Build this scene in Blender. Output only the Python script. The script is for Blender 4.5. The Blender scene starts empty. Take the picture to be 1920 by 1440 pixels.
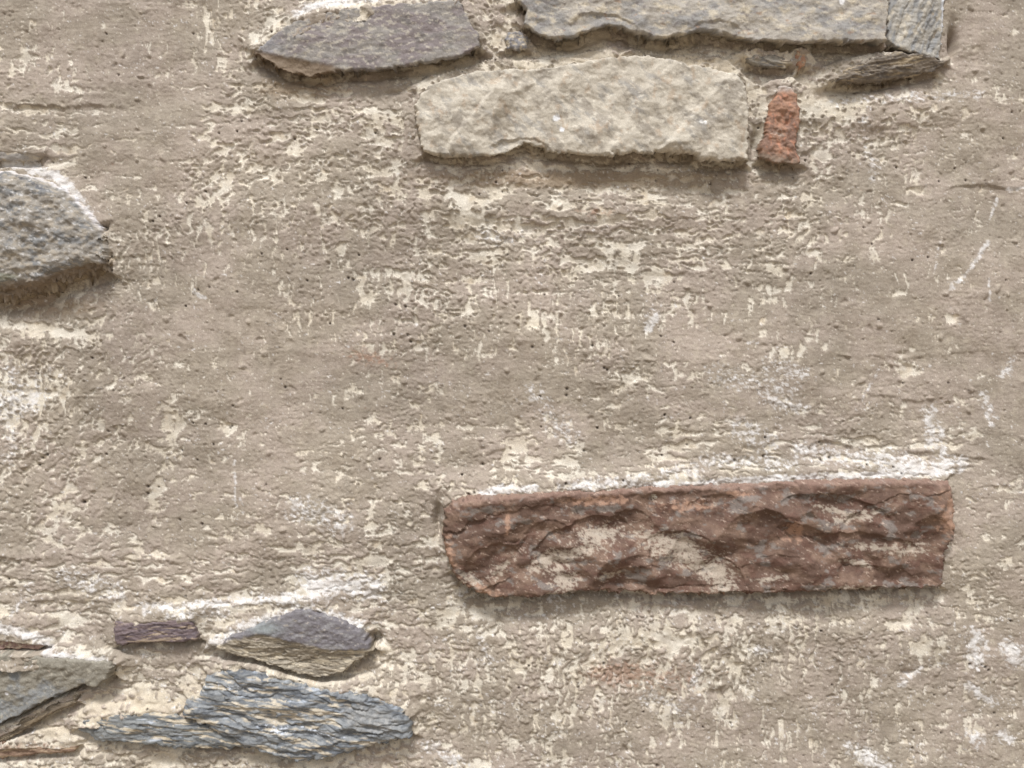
import bpy, math
import numpy as np

# ------------------------------------------------------------------ camera, light, exposure
S = bpy.context.scene
C = S.collection
K = 0.0008            # metres of wall per photograph pixel
D = 1.109             # camera to wall
ZC = 1.40             # height of the picture centre above the ground
cam_d = bpy.data.cameras.new('camera'); cam = bpy.data.objects.new('camera', cam_d); C.objects.link(cam)
cam.location = (0, -D, ZC); cam.rotation_euler = (math.radians(90), 0, 0)
cam_d.lens = 26; cam_d.sensor_width = 36; cam_d.clip_start = 0.02; cam_d.clip_end = 500
S.camera = cam
SUN_EL, SUN_AZ = math.radians(61), math.radians(-14)      # azimuth measured from straight out of the wall, negative = left
W = bpy.data.worlds.new('World'); S.world = W; W.use_nodes = True
wn = W.node_tree; wn.nodes.clear()
wo = wn.nodes.new('ShaderNodeOutputWorld'); bg = wn.nodes.new('ShaderNodeBackground')
sk = wn.nodes.new('ShaderNodeTexSky'); sk.sky_type = 'NISHITA'; sk.sun_disc = False
sk.sun_elevation = SUN_EL; sk.sun_rotation = math.radians(180) + SUN_AZ
sk.air_density = 1.0; sk.dust_density = 4.0; sk.ozone_density = 1.0
hs = wn.nodes.new('ShaderNodeHueSaturation'); hs.inputs['Saturation'].default_value = 0.25
wn.links.new(sk.outputs[0], hs.inputs['Color']); wn.links.new(hs.outputs[0], bg.inputs[0])
bg.inputs[1].default_value = 0.052
wn.links.new(bg.outputs[0], wo.inputs[0])
sd_ = bpy.data.lights.new('sun', 'SUN'); sun = bpy.data.objects.new('sun', sd_); C.objects.link(sun)
sd_.energy = 1.5; sd_.angle = math.radians(10); sd_.color = (1.0, 0.985, 0.968)
from mathutils import Vector
sdir = Vector((math.sin(SUN_AZ)*math.cos(SUN_EL), -math.cos(SUN_AZ)*math.cos(SUN_EL), math.sin(SUN_EL)))
sun.rotation_euler = (-sdir).to_track_quat('-Z', 'Y').to_euler()
sun.location = (-1, -3, 5)
S.view_settings.view_transform = 'Standard'; S.view_settings.look = 'None'
S.view_settings.gamma = 1; S.view_settings.use_curve_mapping = False
S.view_settings.exposure = 1.2

# ------------------------------------------------------------------ numpy noise
f4 = np.float32
rng0 = np.random.RandomState(7)
_ang = rng0.rand(256, 256).astype(f4) * 2*np.pi
_GX, _GY = np.cos(_ang), np.sin(_ang)
_R1 = rng0.rand(256, 256).astype(f4); _R2 = rng0.rand(256, 256).astype(f4); _R3 = rng0.rand(256, 256).astype(f4)

def gn(x, y, seed=0):
    x = x + seed*17.37; y = y + seed*31.71
    xi = np.floor(x).astype(np.int32); yi = np.floor(y).astype(np.int32)
    fx = (x-xi).astype(f4); fy = (y-yi).astype(f4)
    u = fx*fx*fx*(fx*(fx*6-15)+10); v = fy*fy*fy*(fy*(fy*6-15)+10)
    def c(dx, dy):
        a = (xi+dx) & 255; b = (yi+dy) & 255
        return _GX[a, b]*(fx-dx) + _GY[a, b]*(fy-dy)
    n0 = c(0, 0); n0 += u*(c(1, 0)-n0)
    n1 = c(0, 1); n1 += u*(c(1, 1)-n1)
    return n0 + v*(n1-n0)

def fbm(x, y, o=4, gain=0.5, seed=0):
    s = 0; a = 1.0; t = 0
    for i in range(o):
        s = s + a*gn(x*2.03**i, y*2.03**i, seed+i*3+1); t += a*a; a *= gain
    return s/(0.27*math.sqrt(t))          # roughly unit variance

def cells(x, y, seed=0, k=1.0):
    """jittered cells: distance to nearest point, its random number, and a conchoidal (min of paraboloids) surface"""
    x = x + seed*13.1; y = y + seed*7.7
    xi = np.floor(x).astype(np.int32); yi = np.floor(y).astype(np.int32)
    best = np.full(x.shape, 9.0, f4); rid = np.zeros(x.shape, f4); con = np.full(x.shape, 9.0, f4)
    for dx in (-1, 0, 1):
        for dy in (-1, 0, 1):
            a = (xi+dx) & 255; b = (yi+dy) & 255
            px = xi+dx+_R1[a, b]; py = yi+dy+_R2[a, b]
            d2 = ((x-px)**2 + (y-py)**2).astype(f4)
            r = _R3[a, b]
            m = d2 < best
            best = np.where(m, d2, best); rid = np.where(m, r, rid)
            con = np.minimum(con, d2*k + r*0.6)
    return np.sqrt(best), rid, con

def ss(a, b, x):
    t = np.clip((x-a)/(b-a), 0, 1); return t*t*(3-2*t)
def ell(X, Y, cx, cy, rx, ry, deg=0):
    c, s = math.cos(math.radians(deg)), math.sin(math.radians(deg))
    u = ((X-cx)*c + (Y-cy)*s)/rx; v = (-(X-cx)*s + (Y-cy)*c)/ry
    return np.exp(-(u*u+v*v))
def seg_d(X, Y, pts):
    d = np.full(X.shape, 1e9, f4)
    for (x0, y0), (x1, y1) in zip(pts[:-1], pts[1:]):
        ex, ey = x1-x0, y1-y0; L = ex*ex+ey*ey+1e-9
        t = np.clip(((X-x0)*ex+(Y-y0)*ey)/L, 0, 1)
        d = np.minimum(d, np.hypot(X-x0-t*ex, Y-y0-t*ey))
    return d
def poly_sd(X, Y, P):
    """signed distance, negative inside"""
    ins = np.zeros(X.shape, bool)
    n = len(P)
    for i in range(n):
        x0, y0 = P[i]; x1, y1 = P[(i+1) % n]
        if y0 != y1:
            c = ((y0 > Y) != (y1 > Y)) & (X < (x1-x0)*(Y-y0)/(y1-y0)+x0)
            ins ^= c
    d = seg_d(X, Y, list(P)+[P[0]])
    return np.where(ins, -d, d)
def col(r, g, b):
    v = np.array([r, g, b])/255.0
    return np.where(v <= 0.04045, v/12.92, ((v+0.055)/1.055)**2.4).astype(f4)
def mix(A, B, t):
    return A + (B-A)*t[..., None]

# ------------------------------------------------------------------ mesh and material helpers
def make_mesh(name, PX, PZ, H, keep, rgb, mat, parent):
    """grid sheet: PX, PZ in wall pixels, H in pixels towards the viewer, quads where keep"""
    ny, nx = H.shape
    idx = np.arange(ny*nx).reshape(ny, nx)
    q = np.stack([idx[:-1, :-1], idx[1:, :-1], idx[1:, 1:], idx[:-1, 1:]], -1).reshape(-1, 4)
    kf = (keep[:-1, :-1] & keep[1:, :-1] & keep[1:, 1:] & keep[:-1, 1:]).reshape(-1)
    q = q[kf]
    used = np.zeros(ny*nx, bool); used[q.reshape(-1)] = True
    remap = np.cumsum(used)-1
    q = remap[q]
    co = np.stack([(PX-960)*K, -H*K, (720-PZ)*K+ZC], -1).reshape(-1, 3)[used].astype(f4)
    cl = rgb.reshape(-1, 3)[used]
    me = bpy.data.meshes.new(name)
    me.vertices.add(len(co)); me.vertices.foreach_set('co', co.ravel())
    me.loops.add(len(q)*4); me.loops.foreach_set('vertex_index', q.ravel().astype(np.int32))
    me.polygons.add(len(q)); me.polygons.foreach_set('loop_start', np.arange(0, len(q)*4, 4, dtype=np.int32))
    me.update(calc_edges=True)
    me.polygons.foreach_set('use_smooth', np.ones(len(q), bool))
    at = me.color_attributes.new('pigment', 'FLOAT_COLOR', 'POINT')
    at.data.foreach_set('color', np.concatenate([np.clip(cl, 0.005, 0.95), np.ones((len(cl), 1), f4)], 1).astype(f4).ravel())
    me.materials.append(mat)
    o = bpy.data.objects.new(name, me); C.objects.link(o); o.parent = parent
    return o

def mineral(name, rough, grain, grain_scale, bump, bump_scale, spec=0.3):
    m = bpy.data.materials.new(name); m.use_nodes = True
    nt = m.node_tree; b = nt.nodes['Principled BSDF']; L = nt.links
    at = nt.nodes.new('ShaderNodeAttribute'); at.attribute_name = 'pigment'
    tc = nt.nodes.new('ShaderNodeTexCoord')
    n1 = nt.nodes.new('ShaderNodeTexNoise'); n1.inputs['Scale'].default_value = grain_scale; n1.inputs['Detail'].default_value = 3
    n1.inputs['Roughness'].default_value = 0.65
    mr = nt.nodes.new('ShaderNodeMapRange'); mr.inputs['From Min'].default_value = 0.25; mr.inputs['From Max'].default_value = 0.75
    mr.inputs['To Min'].default_value = 1-grain; mr.inputs['To Max'].default_value = 1+grain
    mx = nt.nodes.new('ShaderNodeVectorMath'); mx.operation = 'SCALE'
    L.new(tc.outputs['Object'], n1.inputs['Vector']); L.new(n1.outputs['Fac'], mr.inputs['Value'])
    L.new(at.outputs['Color'], mx.inputs[0]); L.new(mr.outputs[0], mx.inputs['Scale']); L.new(mx.outputs[0], b.inputs['Base Color'])
    n2 = nt.nodes.new('ShaderNodeTexNoise'); n2.inputs['Scale'].default_value = bump_scale; n2.inputs['Detail'].default_value = 4
    n2.inputs['Roughness'].default_value = 0.6
    bp = nt.nodes.new('ShaderNodeBump'); bp.inputs['Strength'].default_value = 1.0; bp.inputs['Distance'].default_value = bump
    L.new(tc.outputs['Object'], n2.inputs['Vector']); L.new(n2.outputs['Fac'], bp.inputs['Height']); L.new(bp.outputs[0], b.inputs['Normal'])
    b.inputs['Roughness'].default_value = rough
    b.inputs['Specular IOR Level'].default_value = spec
    return m
M_PLASTER = mineral('limewashed_render', 0.8, 0.24, 640, 0.0007, 560, 0.25)
M_STONE = mineral('rough_stone', 0.78, 0.22, 560, 0.0005, 480, 0.25)
M_SLATE = mineral('slate', 0.6, 0.22, 600, 0.0004, 520, 0.4)

# ------------------------------------------------------------------ the wall as a thing
wall = bpy.data.objects.new('rendered_wall', None); C.objects.link(wall); wall.location = (0, 0, 0)
wall['label'] = 'weathered taupe rendered wall with cream patches and exposed rubble stones'
wall['category'] = 'wall'; wall['kind'] = 'thing'

# ------------------------------------------------------------------ stones: outlines in photograph pixels
def unproject(P, h):
    k = 1-h*K/D
    return [(960+(x-960)*k, 720+(y-720)*k) for x, y in P]
ST = {}
def stone(key, P, prot, **kw):
    prot = prot*(0.84 if key in ('pale_block', 'top_slab', 'red_block', 'mauve_slab', 'olive_wedge') else 0.72)
    kw['P'] = unproject(P, prot); kw['prot'] = prot; ST[key] = kw
stone('mauve_slab', [(470,92),(500,70),(545,38),(592,24),(640,14),(700,7),(780,1),(862,-4),(872,18),(886,42),(904,72),(902,88),(868,108),(800,121),(740,129),(700,134),(625,136),(585,146),(540,138),(500,118),(475,102)], 30, round=7)
stone('grey_chip', [(944,70),(952,58),(975,55),(990,68),(994,94),(975,97),(950,92)], 12, round=9)
stone('top_slab', [(1100,-104),(1010,-92),(970,-60),(965,-5),(985,20),(978,44),(1000,62),(1040,74),(1072,72),(1105,60),(1135,49),(1165,53),(1205,66),(1240,75),(1285,66),(1320,57),(1360,66),(1400,76),(1450,80),(1530,82),(1600,80),(1664,79),(1668,20),(1662,-60),(1600,-96),(1400,-110),(1240,-98)], 34, round=6)
stone('end_slab', [(1690,-84),(1673,-60),(1669,10),(1664,60),(1668,84),(1700,96),(1735,106),(1766,112),(1772,70),(1776,20),(1778,-60),(1750,-88)], 28, round=6)
stone('laminated_slate', [(1562,152),(1590,126),(1640,106),(1680,98),(1735,102),(1776,116),(1766,132),(1712,146),(1650,158),(1600,160)], 26, round=8)
stone('small_slate', [(1394,108),(1420,100),(1455,102),(1485,108),(1492,124),(1470,130),(1430,128),(1404,122)], 16, round=8)
stone('orange_chip', [(1489,90),(1504,86),(1514,100),(1510,124),(1500,133),(1492,118)], 15, round=7)
stone('pale_block', [(775,198),(786,172),(810,150),(850,138),(900,127),(960,124),(1040,120),(1130,104),(1210,98),(1260,108),(1330,122),(1385,138),(1402,165),(1408,220),(1406,302),(1360,305),(1318,304),(1306,292),(1250,290),(1190,289),(1132,296),(1080,291),(1040,287),(1010,279),(985,271),(960,286),(925,294),(870,298),(820,294),(792,288),(788,262),(778,232)], 30, round=9, lap=0.5)
stone('red_upright', [(1453,180),(1463,160),(1484,157),(1497,180),(1503,205),(1500,240),(1494,262),(1504,305),(1498,312),(1450,309),(1426,298),(1424,280),(1434,250),(1440,205)], 20, round=9)
stone('left_boulder', [(-150,400),(-120,345),(-60,316),(0,308),(60,324),(108,344),(146,382),(170,415),(184,445),(192,476),(188,508),(160,524),(95,538),(55,560),(0,574),(-70,570),(-130,520),(-155,460)], 64, round=42, lap=0.3)
stone('buried_boulder', [(-100,284),(-60,270),(0,266),(50,272),(82,288),(70,302),(30,306),(-60,304)], 7, round=24)
stone('red_block', [(828,978),(833,956),(846,940),(868,932),(900,929),(980,926),(1060,919),(1100,921),(1200,913),(1300,910),(1400,907),(1500,900),(1600,898),(1700,898),(1786,900),(1797,940),(1798,1000),(1786,1030),(1778,1060),(1776,1106),(1765,1112),(1700,1113),(1600,1112),(1500,1114),(1420,1119),(1300,1124),(1200,1121),(1100,1116),(1000,1126),(930,1129),(893,1119),(864,1102),(846,1078),(834,1042),(828,1005)], 36, round=16, lap=0.7)
stone('plum_slate', [(211,1164),(260,1165),(310,1160),(345,1154),(360,1162),(368,1185),(372,1202),(345,1207),(290,1208),(245,1210),(216,1214),(212,1190)], 18, round=8)
stone('peaked_slate', [(392,1216),(440,1190),(490,1166),(540,1148),(566,1138),(580,1138),(606,1149),(650,1166),(678,1180),(688,1198),(700,1222),(676,1240),(640,1268),(600,1280),(545,1268),(480,1246),(430,1232)], 30, round=8)
stone('blue_slate', [(372,1300),(384,1266),(430,1254),(480,1258),(530,1274),(600,1290),(670,1298),(720,1312),(755,1332),(771,1350),(772,1384),(730,1394),(680,1408),(620,1424),(560,1432),(505,1420),(460,1402),(425,1386),(372,1358),(338,1342),(346,1316)], 30, round=12)
stone('low_slate', [(140,1370),(158,1348),(210,1338),(290,1334),(345,1346),(400,1364),(450,1384),(470,1404),(410,1408),(330,1404),(260,1396),(185,1392)], 22, round=8)
stone('olive_wedge', [(-180,1290),(-150,1240),(-80,1224),(0,1226),(60,1228),(120,1232),(180,1238),(204,1240),(212,1252),(200,1276),(176,1292),(150,1288),(128,1300),(92,1312),(60,1330),(20,1352),(-50,1376),(-130,1370)], 34, round=6)
stone('wedge_underlayer', [(-150,1392),(-70,1384),(0,1368),(60,1340),(100,1318),(150,1300),(146,1318),(100,1340),(60,1362),(30,1384),(0,1396),(-90,1412)], 14, round=8)
stone('pink_stone', [(-110,1205),(-60,1184),(0,1180),(40,1186),(80,1200),(92,1212),(70,1222),(-80,1220)], 16, round=10)
stone('brown_band', [(-120,1404),(-60,1388),(0,1386),(60,1384),(110,1394),(150,1398),(140,1412),(80,1418),(0,1424),(-80,1420)], 8, round=10)

# ------------------------------------------------------------------ plaster grid
def axis(a, b, lo, hi, s):
    mid = np.arange(a, b, s)
    def tail(n0, end, sign):
        out = []; p = n0; st = s
        while (end-p)*sign > 0:
            st = min(st*1.06, 5.0 if abs(p-n0) < 420 else 24); p += sign*st; out.append(p)
        return out
    return np.array(sorted(tail(a, lo, -1))+list(mid)+tail(mid[-1], hi, 1), f4)
xs = axis(-12, 1932, -1100, 3000, 1.92)
ys = axis(-12, 1452, -700, 2475, 1.9)
X, Y = np.meshgrid(xs, ys)
DENS = """
2 1 1 1 2 4 5 5 5 5 5 6 6 6 6 6 6 6 6 5 4 3 1 1
3 3 1 1 3 4 5 6 6 6 6 7 7 7 7 7 7 7 6 6 5 3 2 1
4 3 2 1 2 4 5 5 6 6 7 7 7 7 7 7 7 7 6 7 5 4 3 2
3 3 2 1 2 6 5 4 4 6 7 7 7 7 7 7 7 5 4 6 6 3 2 1
2 2 2 2 5 5 4 4 6 7 7 7 6 6 5 5 4 4 5 3 2 3 1 1
2 3 4 5 5 3 3 4 4 5 5 8 7 6 6 6 6 4 6 4 2 1 2 1
2 3 5 4 2 1 3 3 2 5 5 4 4 5 5 4 4 3 3 2 1 1 2 1
5 5 4 2 1 1 2 3 3 5 5 4 4 5 4 3 2 2 2 2 1 1 2 1
6 5 3 3 2 1 1 1 2 3 2 1 1 2 4 3 2 2 2 1 1 2 1 1
6 5 3 2 3 2 1 1 2 3 2 1 2 2 3 2 2 2 2 2 3 2 2 1
6 5 4 3 3 2 2 2 3 3 3 3 4 3 3 4 4 4 4 4 5 4 3 1
5 4 3 3 2 2 2 3 3 4 5 5 5 4 5 5 5 5 5 5 5 5 3 2
4 4 3 3 2 3 3 4 5 6 5 5 5 5 5 5 5 5 5 5 5 5 3 3
6 6 5 4 5 5 5 5 6 6 4 4 5 5 5 5 5 5 5 5 5 5 3 3
5 5 6 5 4 5 5 5 5 4 4 6 5 5 6 7 6 6 6 5 4 4 3 3
6 6 5 4 6 6 6 6 6 6 5 6 7 6 6 6 6 5 4 4 4 3 3 2
6 6 7 8 7 7 7 7 7 5 3 4 5 5 4 4 3 4 3 3 3 3 3 3
6 7 7 7 7 7 7 7 7 6 4 3 4 3 3 3 3 3 2 3 4 3 3 2
"""
DM = np.array([[int(v) for v in r.split()] for r in DENS.strip().split('\n')], f4)
def bil(M, x, y):
    gx = np.clip(x/80-0.5, 0, M.shape[1]-1.001); gy = np.clip(y/80-0.5, 0, M.shape[0]-1.001)
    i = gy.astype(int); j = gx.astype(int); u = gx-j; v = gy-i
    return M[i, j]*(1-u)*(1-v)+M[i, j+1]*u*(1-v)+M[i+1, j]*(1-u)*v+M[i+1, j+1]*u*v
jx = fbm(X/60, Y/60, 2, seed=90)*14; jy = fbm(X/60, Y/60, 2, seed=95)*14
dens = bil(DM, X+jx, Y+jy)*0.082-0.045
# distances to the stones
near = (X > -120) & (X < 2040) & (Y > -100) & (Y < 1560)
dst = np.full(X.shape, 400, f4); pmap = np.zeros(X.shape, f4); lmap = np.ones(X.shape, f4)
for k_, s_ in ST.items():
    P = s_['P']; xa = min(p[0] for p in P)-110; xb = max(p[0] for p in P)+110; ya = min(p[1] for p in P)-110; yb = max(p[1] for p in P)+110
    i0, i1 = np.searchsorted(ys, [ya, yb]); j0, j1 = np.searchsorted(xs, [xa, xb])
    sl = (slice(i0, i1), slice(j0, j1))
    sd = poly_sd(X[sl], Y[sl], P)
    pmap[sl] = np.where(sd < dst[sl], s_['prot'], pmap[sl]); lmap[sl] = np.where(sd < dst[sl], s_.get('lap', 1.0), lmap[sl]); dst[sl] = np.minimum(dst[sl], sd)
dpos = np.maximum(dst, 0)

# direction of the trowelling: horizontal, vertical and slanting strokes
wh = 0.35 + ell(X,Y,1150,440,330,120) + ell(X,Y,200,250,300,80) + ell(X,Y,250,1110,520,90) + ell(X,Y,1600,860,420,60) + 0.8*ell(X,Y,450,190,250,50)+ell(X,Y,200,1340,500,110)
wv = 0.25 + ell(X,Y,560,560,170,160) + ell(X,Y,1130,590,260,90) + ell(X,Y,330,480,90,120)+0.9*ell(X,Y,60,740,140,160)+ell(X,Y,230,80,200,120) + 1.2*ell(X,Y,1300,1300,420,120)+0.7*ell(X,Y,1650,520,200,200)
wd = 0.12 + 1.1*ell(X,Y,430,300,120,90)+0.9*ell(X,Y,120,800,220,200)+ell(X,Y,1180,1230,180,80)+0.6*ell(X,Y,1500,430,200,140)
wi = 0.42 + 0*X
wx = gn(X/23, Y/23, 41)*9; wy = gn(X/23, Y/23, 43)*9
Xw, Yw = X+wx, Y+wy
c25, s25 = math.cos(0.75), math.sin(0.75)
n_i = fbm(Xw/26, Yw/22, 5, 0.72, 1)
n_h = fbm(Xw/85, Yw/13, 4, 0.66, 2)
n_v = fbm(Xw/11, Yw/62, 4, 0.66, 3)
n_d = fbm((X*c25-Y*s25+wx)/50, (X*s25+Y*c25+wy)/14, 4, 0.68, 4)
Mf = (wi*n_i + wh*n_h + wv*n_v + wd*n_d)/np.sqrt(wi**2+wh**2+wv**2+wd**2)
clump = fbm(X/95, Y/80, 3, 0.6, 5)
Mf = (Mf + 0.45*clump)/1.1
# grit nodules poking through
d1, r1, _ = cells(Xw/13, Yw/12, 3)
nod = ss(0.42, 0.12, d1)*(r1 > 0.62)
d2, r2, _ = cells(Xw/7.5, Yw/7, 5)
nod2 = ss(0.40, 0.12, d2)*(r2 > 0.72)
rough = np.clip(0.02+dens*2.0+0.3*clump, 0.0, 1.3)
Mf = Mf + (nod*1.5+nod2*0.9)*rough
rub = np.clip(ell(X,Y,1200,110,420,95)+ell(X,Y,350,1345,430,100), 0, 1)
rub = rub*ss(-1.3, 0.5, fbm(X/90, Y/45, 3, 0.55, 70) - 1.6*ell(X,Y,300,1250,90,40) - 1.2*ell(X,Y,1330,150,60,20) + 0.9*ell(X,Y,340,1325,110,18))
T = np.interp(dens, [0, .02, .05, .1, .2, .3, .4, .5, .6, .7], [-2.5, -2.05, -1.64, -1.28, -.84, -.52, -.25, 0, .25, .52]).astype(f4)
bowl = 0*X
# named bare patches, low hollows and ridges in the render
for (x, y, rx, ry, a, w) in [(320,790,26,26,0,3),(425,803,20,12,15,2.6),(283,713,16,9,0,3),(1700,690,24,16,10,3),(1785,600,24,8,0,2),(690,555,18,14,0,2.5),(765,530,14,28,10,2.2),
        (1005,550,30,5,0,2),(1115,500,24,6,0,2.2),(1180,710,24,14,-35,2.4),(1270,1200,45,9,-5,2.2),(650,885,22,12,0,2),(1180,800,10,8,0,1),(970,830,22,28,10,2),(290,920,10,30,20,2.2),
        (1150,1215,70,16,-30,1.6),(1690,1170,30,6,0,2.5),(1725,1210,18,16,40,2),(1350,1330,16,22,30,2),(1375,1245,16,8,0,2),(60,205,60,6,0,2),(100,620,90,10,8,2.2),(50,735,60,20,0,1.4),
        (1560,190,60,22,0,1.8),(1470,395,30,10,20,1.6),(950,425,90,10,6,2),(1720,360,20,5,10,2.4),(1690,385,24,5,20,2.2),(1680,548,16,8,10,2.2),(1510,640,12,20,30,1.8),(780,650,30,8,10,1.5),
        (1600,830,60,8,0,1.4),(520,960,10,20,0,1.5),(850,1150,30,14,-40,1.4),(1000,600,16,14,0,1.2),(930,580,14,14,0,1.3),(520,255,26,8,0,1.3)]:
    g_ = ell(Xw, Yw, x, y, rx, ry, a); T = T + w*g_; bowl = bowl + w*g_
e = Mf - T
e = e - 1.1*rub
cream = ss(0.16, -0.16, e)*np.clip(0.86+0.16*fbm(X/30, Y/24, 3, 0.6, 64), 0.45, 1)
plate = np.clip(e*1.3, -0.35, 1.0)
lip = np.exp(-((e-0.32)/0.25)**2)
# heights, in pixels towards the viewer
H = 4*fbm(X/420, Y/330, 2, 0.5, 11) + 1.5*fbm(X/90, Y/80, 3, 0.5, 12)
calm = np.clip(0.45+2.2*dens, 0.4, 1.15)
H = H + 1.75*calm*plate + 0.8*calm*lip - 0.9*bowl
H = H + 0.4*fbm(Xw/150, Yw/24, 3, 0.5, 67)*np.clip(wh, 0, 1) + 0.5*fbm(Xw/18, Yw/120, 2, 0.5, 68)*np.clip(wv, 0, 1)
gm = np.clip(0.02+0.38*fbm(X/130, Y/80, 3, 0.6, 65)+0.9*dens, 0.02, 1.5)
grain = (0.32+0.22*gm)*fbm(X/5.5, Y/5, 2, 0.6, 15) + gm*0.5*fbm(Xw/14, Yw/12, 2, 0.6, 16)
H = H + grain*(1-0.75*cream)*0.75 + 1.9*(nod+nod2*0.6)*rough
H = H + 0.12*fbm(X/40, Y/5, 2, 0.6, 17)*(1-cream)
d6, r6, _ = cells(Xw/46, Yw/42, 33)
H = H + 3.0*ss(0.15, 0.05, d6)*(r6 > 0.85) - 2.4*ss(0.15, 0.05, d6)*(r6 < 0.12)
d3, r3, _ = cells(X/15+gn(X/9, Y/9, 77)*0.3, Y/15, 9)
pit = ss(0.17, 0.06, d3)*(r3 > 0.8)
H = H - 1.8*pit
d4, r4, _ = cells(X/9+gn(X/6, Y/6, 78)*0.3, Y/9, 19)
pit2 = ss(0.24, 0.08, d4)*(r4 > 0.7)
H = H - 1.1*pit2*(1-cream)*np.clip(0.4+gm, 0, 1)
# larger scarps: upper side stands proud, lower side drops
def scarp(pts, drop, w):
    global H
    pts = [(-500, pts[0][1])]+pts+[(3500, pts[-1][1])] if False else pts
    xa = [p[0] for p in pts]; ya = [p[1] for p in pts]
    yl = np.interp(X, xa, ya) + gn(X/18, Y*0, 61)*6 + gn(X/6, Y*0, 62)*2
    env = ss(xa[0]-10, xa[0]+25, X)*ss(xa[-1]+10, xa[-1]-25, X)
    dy = Y-yl
    H = H + env*drop*np.where(dy < 0, np.exp(dy/w), 1-2*ss(0, 7, dy)) * np.where(dy > 0, np.exp(-dy/(w*1.5)), 1) * np.clip(0.6+0.7*gn(X/35, Y*0+pts[0][1], 66), 0.1, 1)
for pts, dr, w in [([(0,196),(110,200),(190,196)],2.5,9),([(150,193),(240,200)],3,8),([(380,205),(420,212),(520,205),(620,200)],3,10),([(400,265),(470,272)],2.5,7),
        ([(1768,352),(1830,345),(1920,354)],3.2,12),([(1475,300),(1520,278),(1545,270)],3.5,10),([(1490,845),(1540,824),(1590,832),(1640,838)],3.5,9),([(1700,842),(1780,850),(1860,862)],3,9),
        ([(1060,585),(1160,580),(1260,572)],1.2,12),([(960,500),(1200,512),(1500,505)],0.9,16),([(0,1045),(150,1042),(350,1050)],2.2,10),([(240,1138),(420,1128),(560,1112),(700,1105)],-4,12),
        ([(680,1190),(740,1215),(760,1240)],-2,10),([(250,712),(300,708)],2.5,6),([(1680,670),(1730,690)],3,6),([(1550,665),(1700,668),(1850,655)],1.4,16),([(1580,750),(1650,738),(1740,752)],2.4,9),
        ([(900,850),(960,835)],3,9),([(620,880),(680,878)],2.2,7),([(0,1120),(100,1125),(220,1120)],2.5,9),([(560,510),(780,500)],1,14),([(0,720),(130,735)],2,9),([(1420,745),(1500,760)],2.5,7),
        ([(300,770),(350,766)],2,5),([(1580,200),(1720,190),(1800,175)],2,8),([(600,940),(700,930),(820,945)],1.6,9)]:
    scarp(pts, dr, w)
# where the render meets stones it dips; below the big stones it swells out again
bul = [(1080,395,420,32,0,6),(640,215,180,26,4,5),(1300,1185,420,30,0,5),(80,640,180,30,4,5),(1620,215,180,30,0,6),(230,1330,120,24,-6,5),(1310,885,480,16,-2,4),(520,1122,190,16,-8,5),(60,1160,120,14,0,4),(560,1290,60,10,0,-2)]
for b in bul: H = H + b[5]*ell(X, Y, *b[:5])
gy_ = np.gradient(dst, ys, axis=0)
up = ss(0.25, 0.85, -gy_); dn_ = ss(0.25, 0.85, gy_); side = np.clip(1-up-dn_, 0, 1)
jag = 1+0.12*fbm(X/40, Y/30, 2, 0.5, 62)
H = H + pmap*lmap*jag*(up*0.78*np.exp(-(dpos/30)**1.4) + side*0.5*np.exp(-(dpos/20)**1.5)) - dn_*(9*np.exp(-(dpos/9)**2)+3*np.exp(-(dpos/40)**2)) - 2*side*np.exp(-(dpos/6)**2)
T = T + 0
H = H + rub*(3.0*fbm(Xw/55, Yw/32, 3, 0.5, 21))
for (x, y, rx, ry, dpt) in [(1784,84,8,26,30),(822,972,7,36,22),(704,1196,13,12,30),(1414,272,7,24,18),(198,428,10,7,16),(160,1388,8,4,8),(95,338,8,5,6),(740,175,14,5,5),(1700,1262,12,6,8),(855,942,8,4,6),(212,1262,5,16,8),
        (1690,664,12,5,4),(1452,650,4,4,4),(905,842,6,4,4),(380,1345,30,5,5),(1340,1300,14,8,6),(1175,1408,8,6,6),(155,1000,6,4,4),(195,1120,10,4,5),(155,942,5,4,6)]:
    H = H - dpt*ell(Xw*0.3+X*0.7, Yw*0.3+Y*0.7, x, y, rx, ry)

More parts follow.
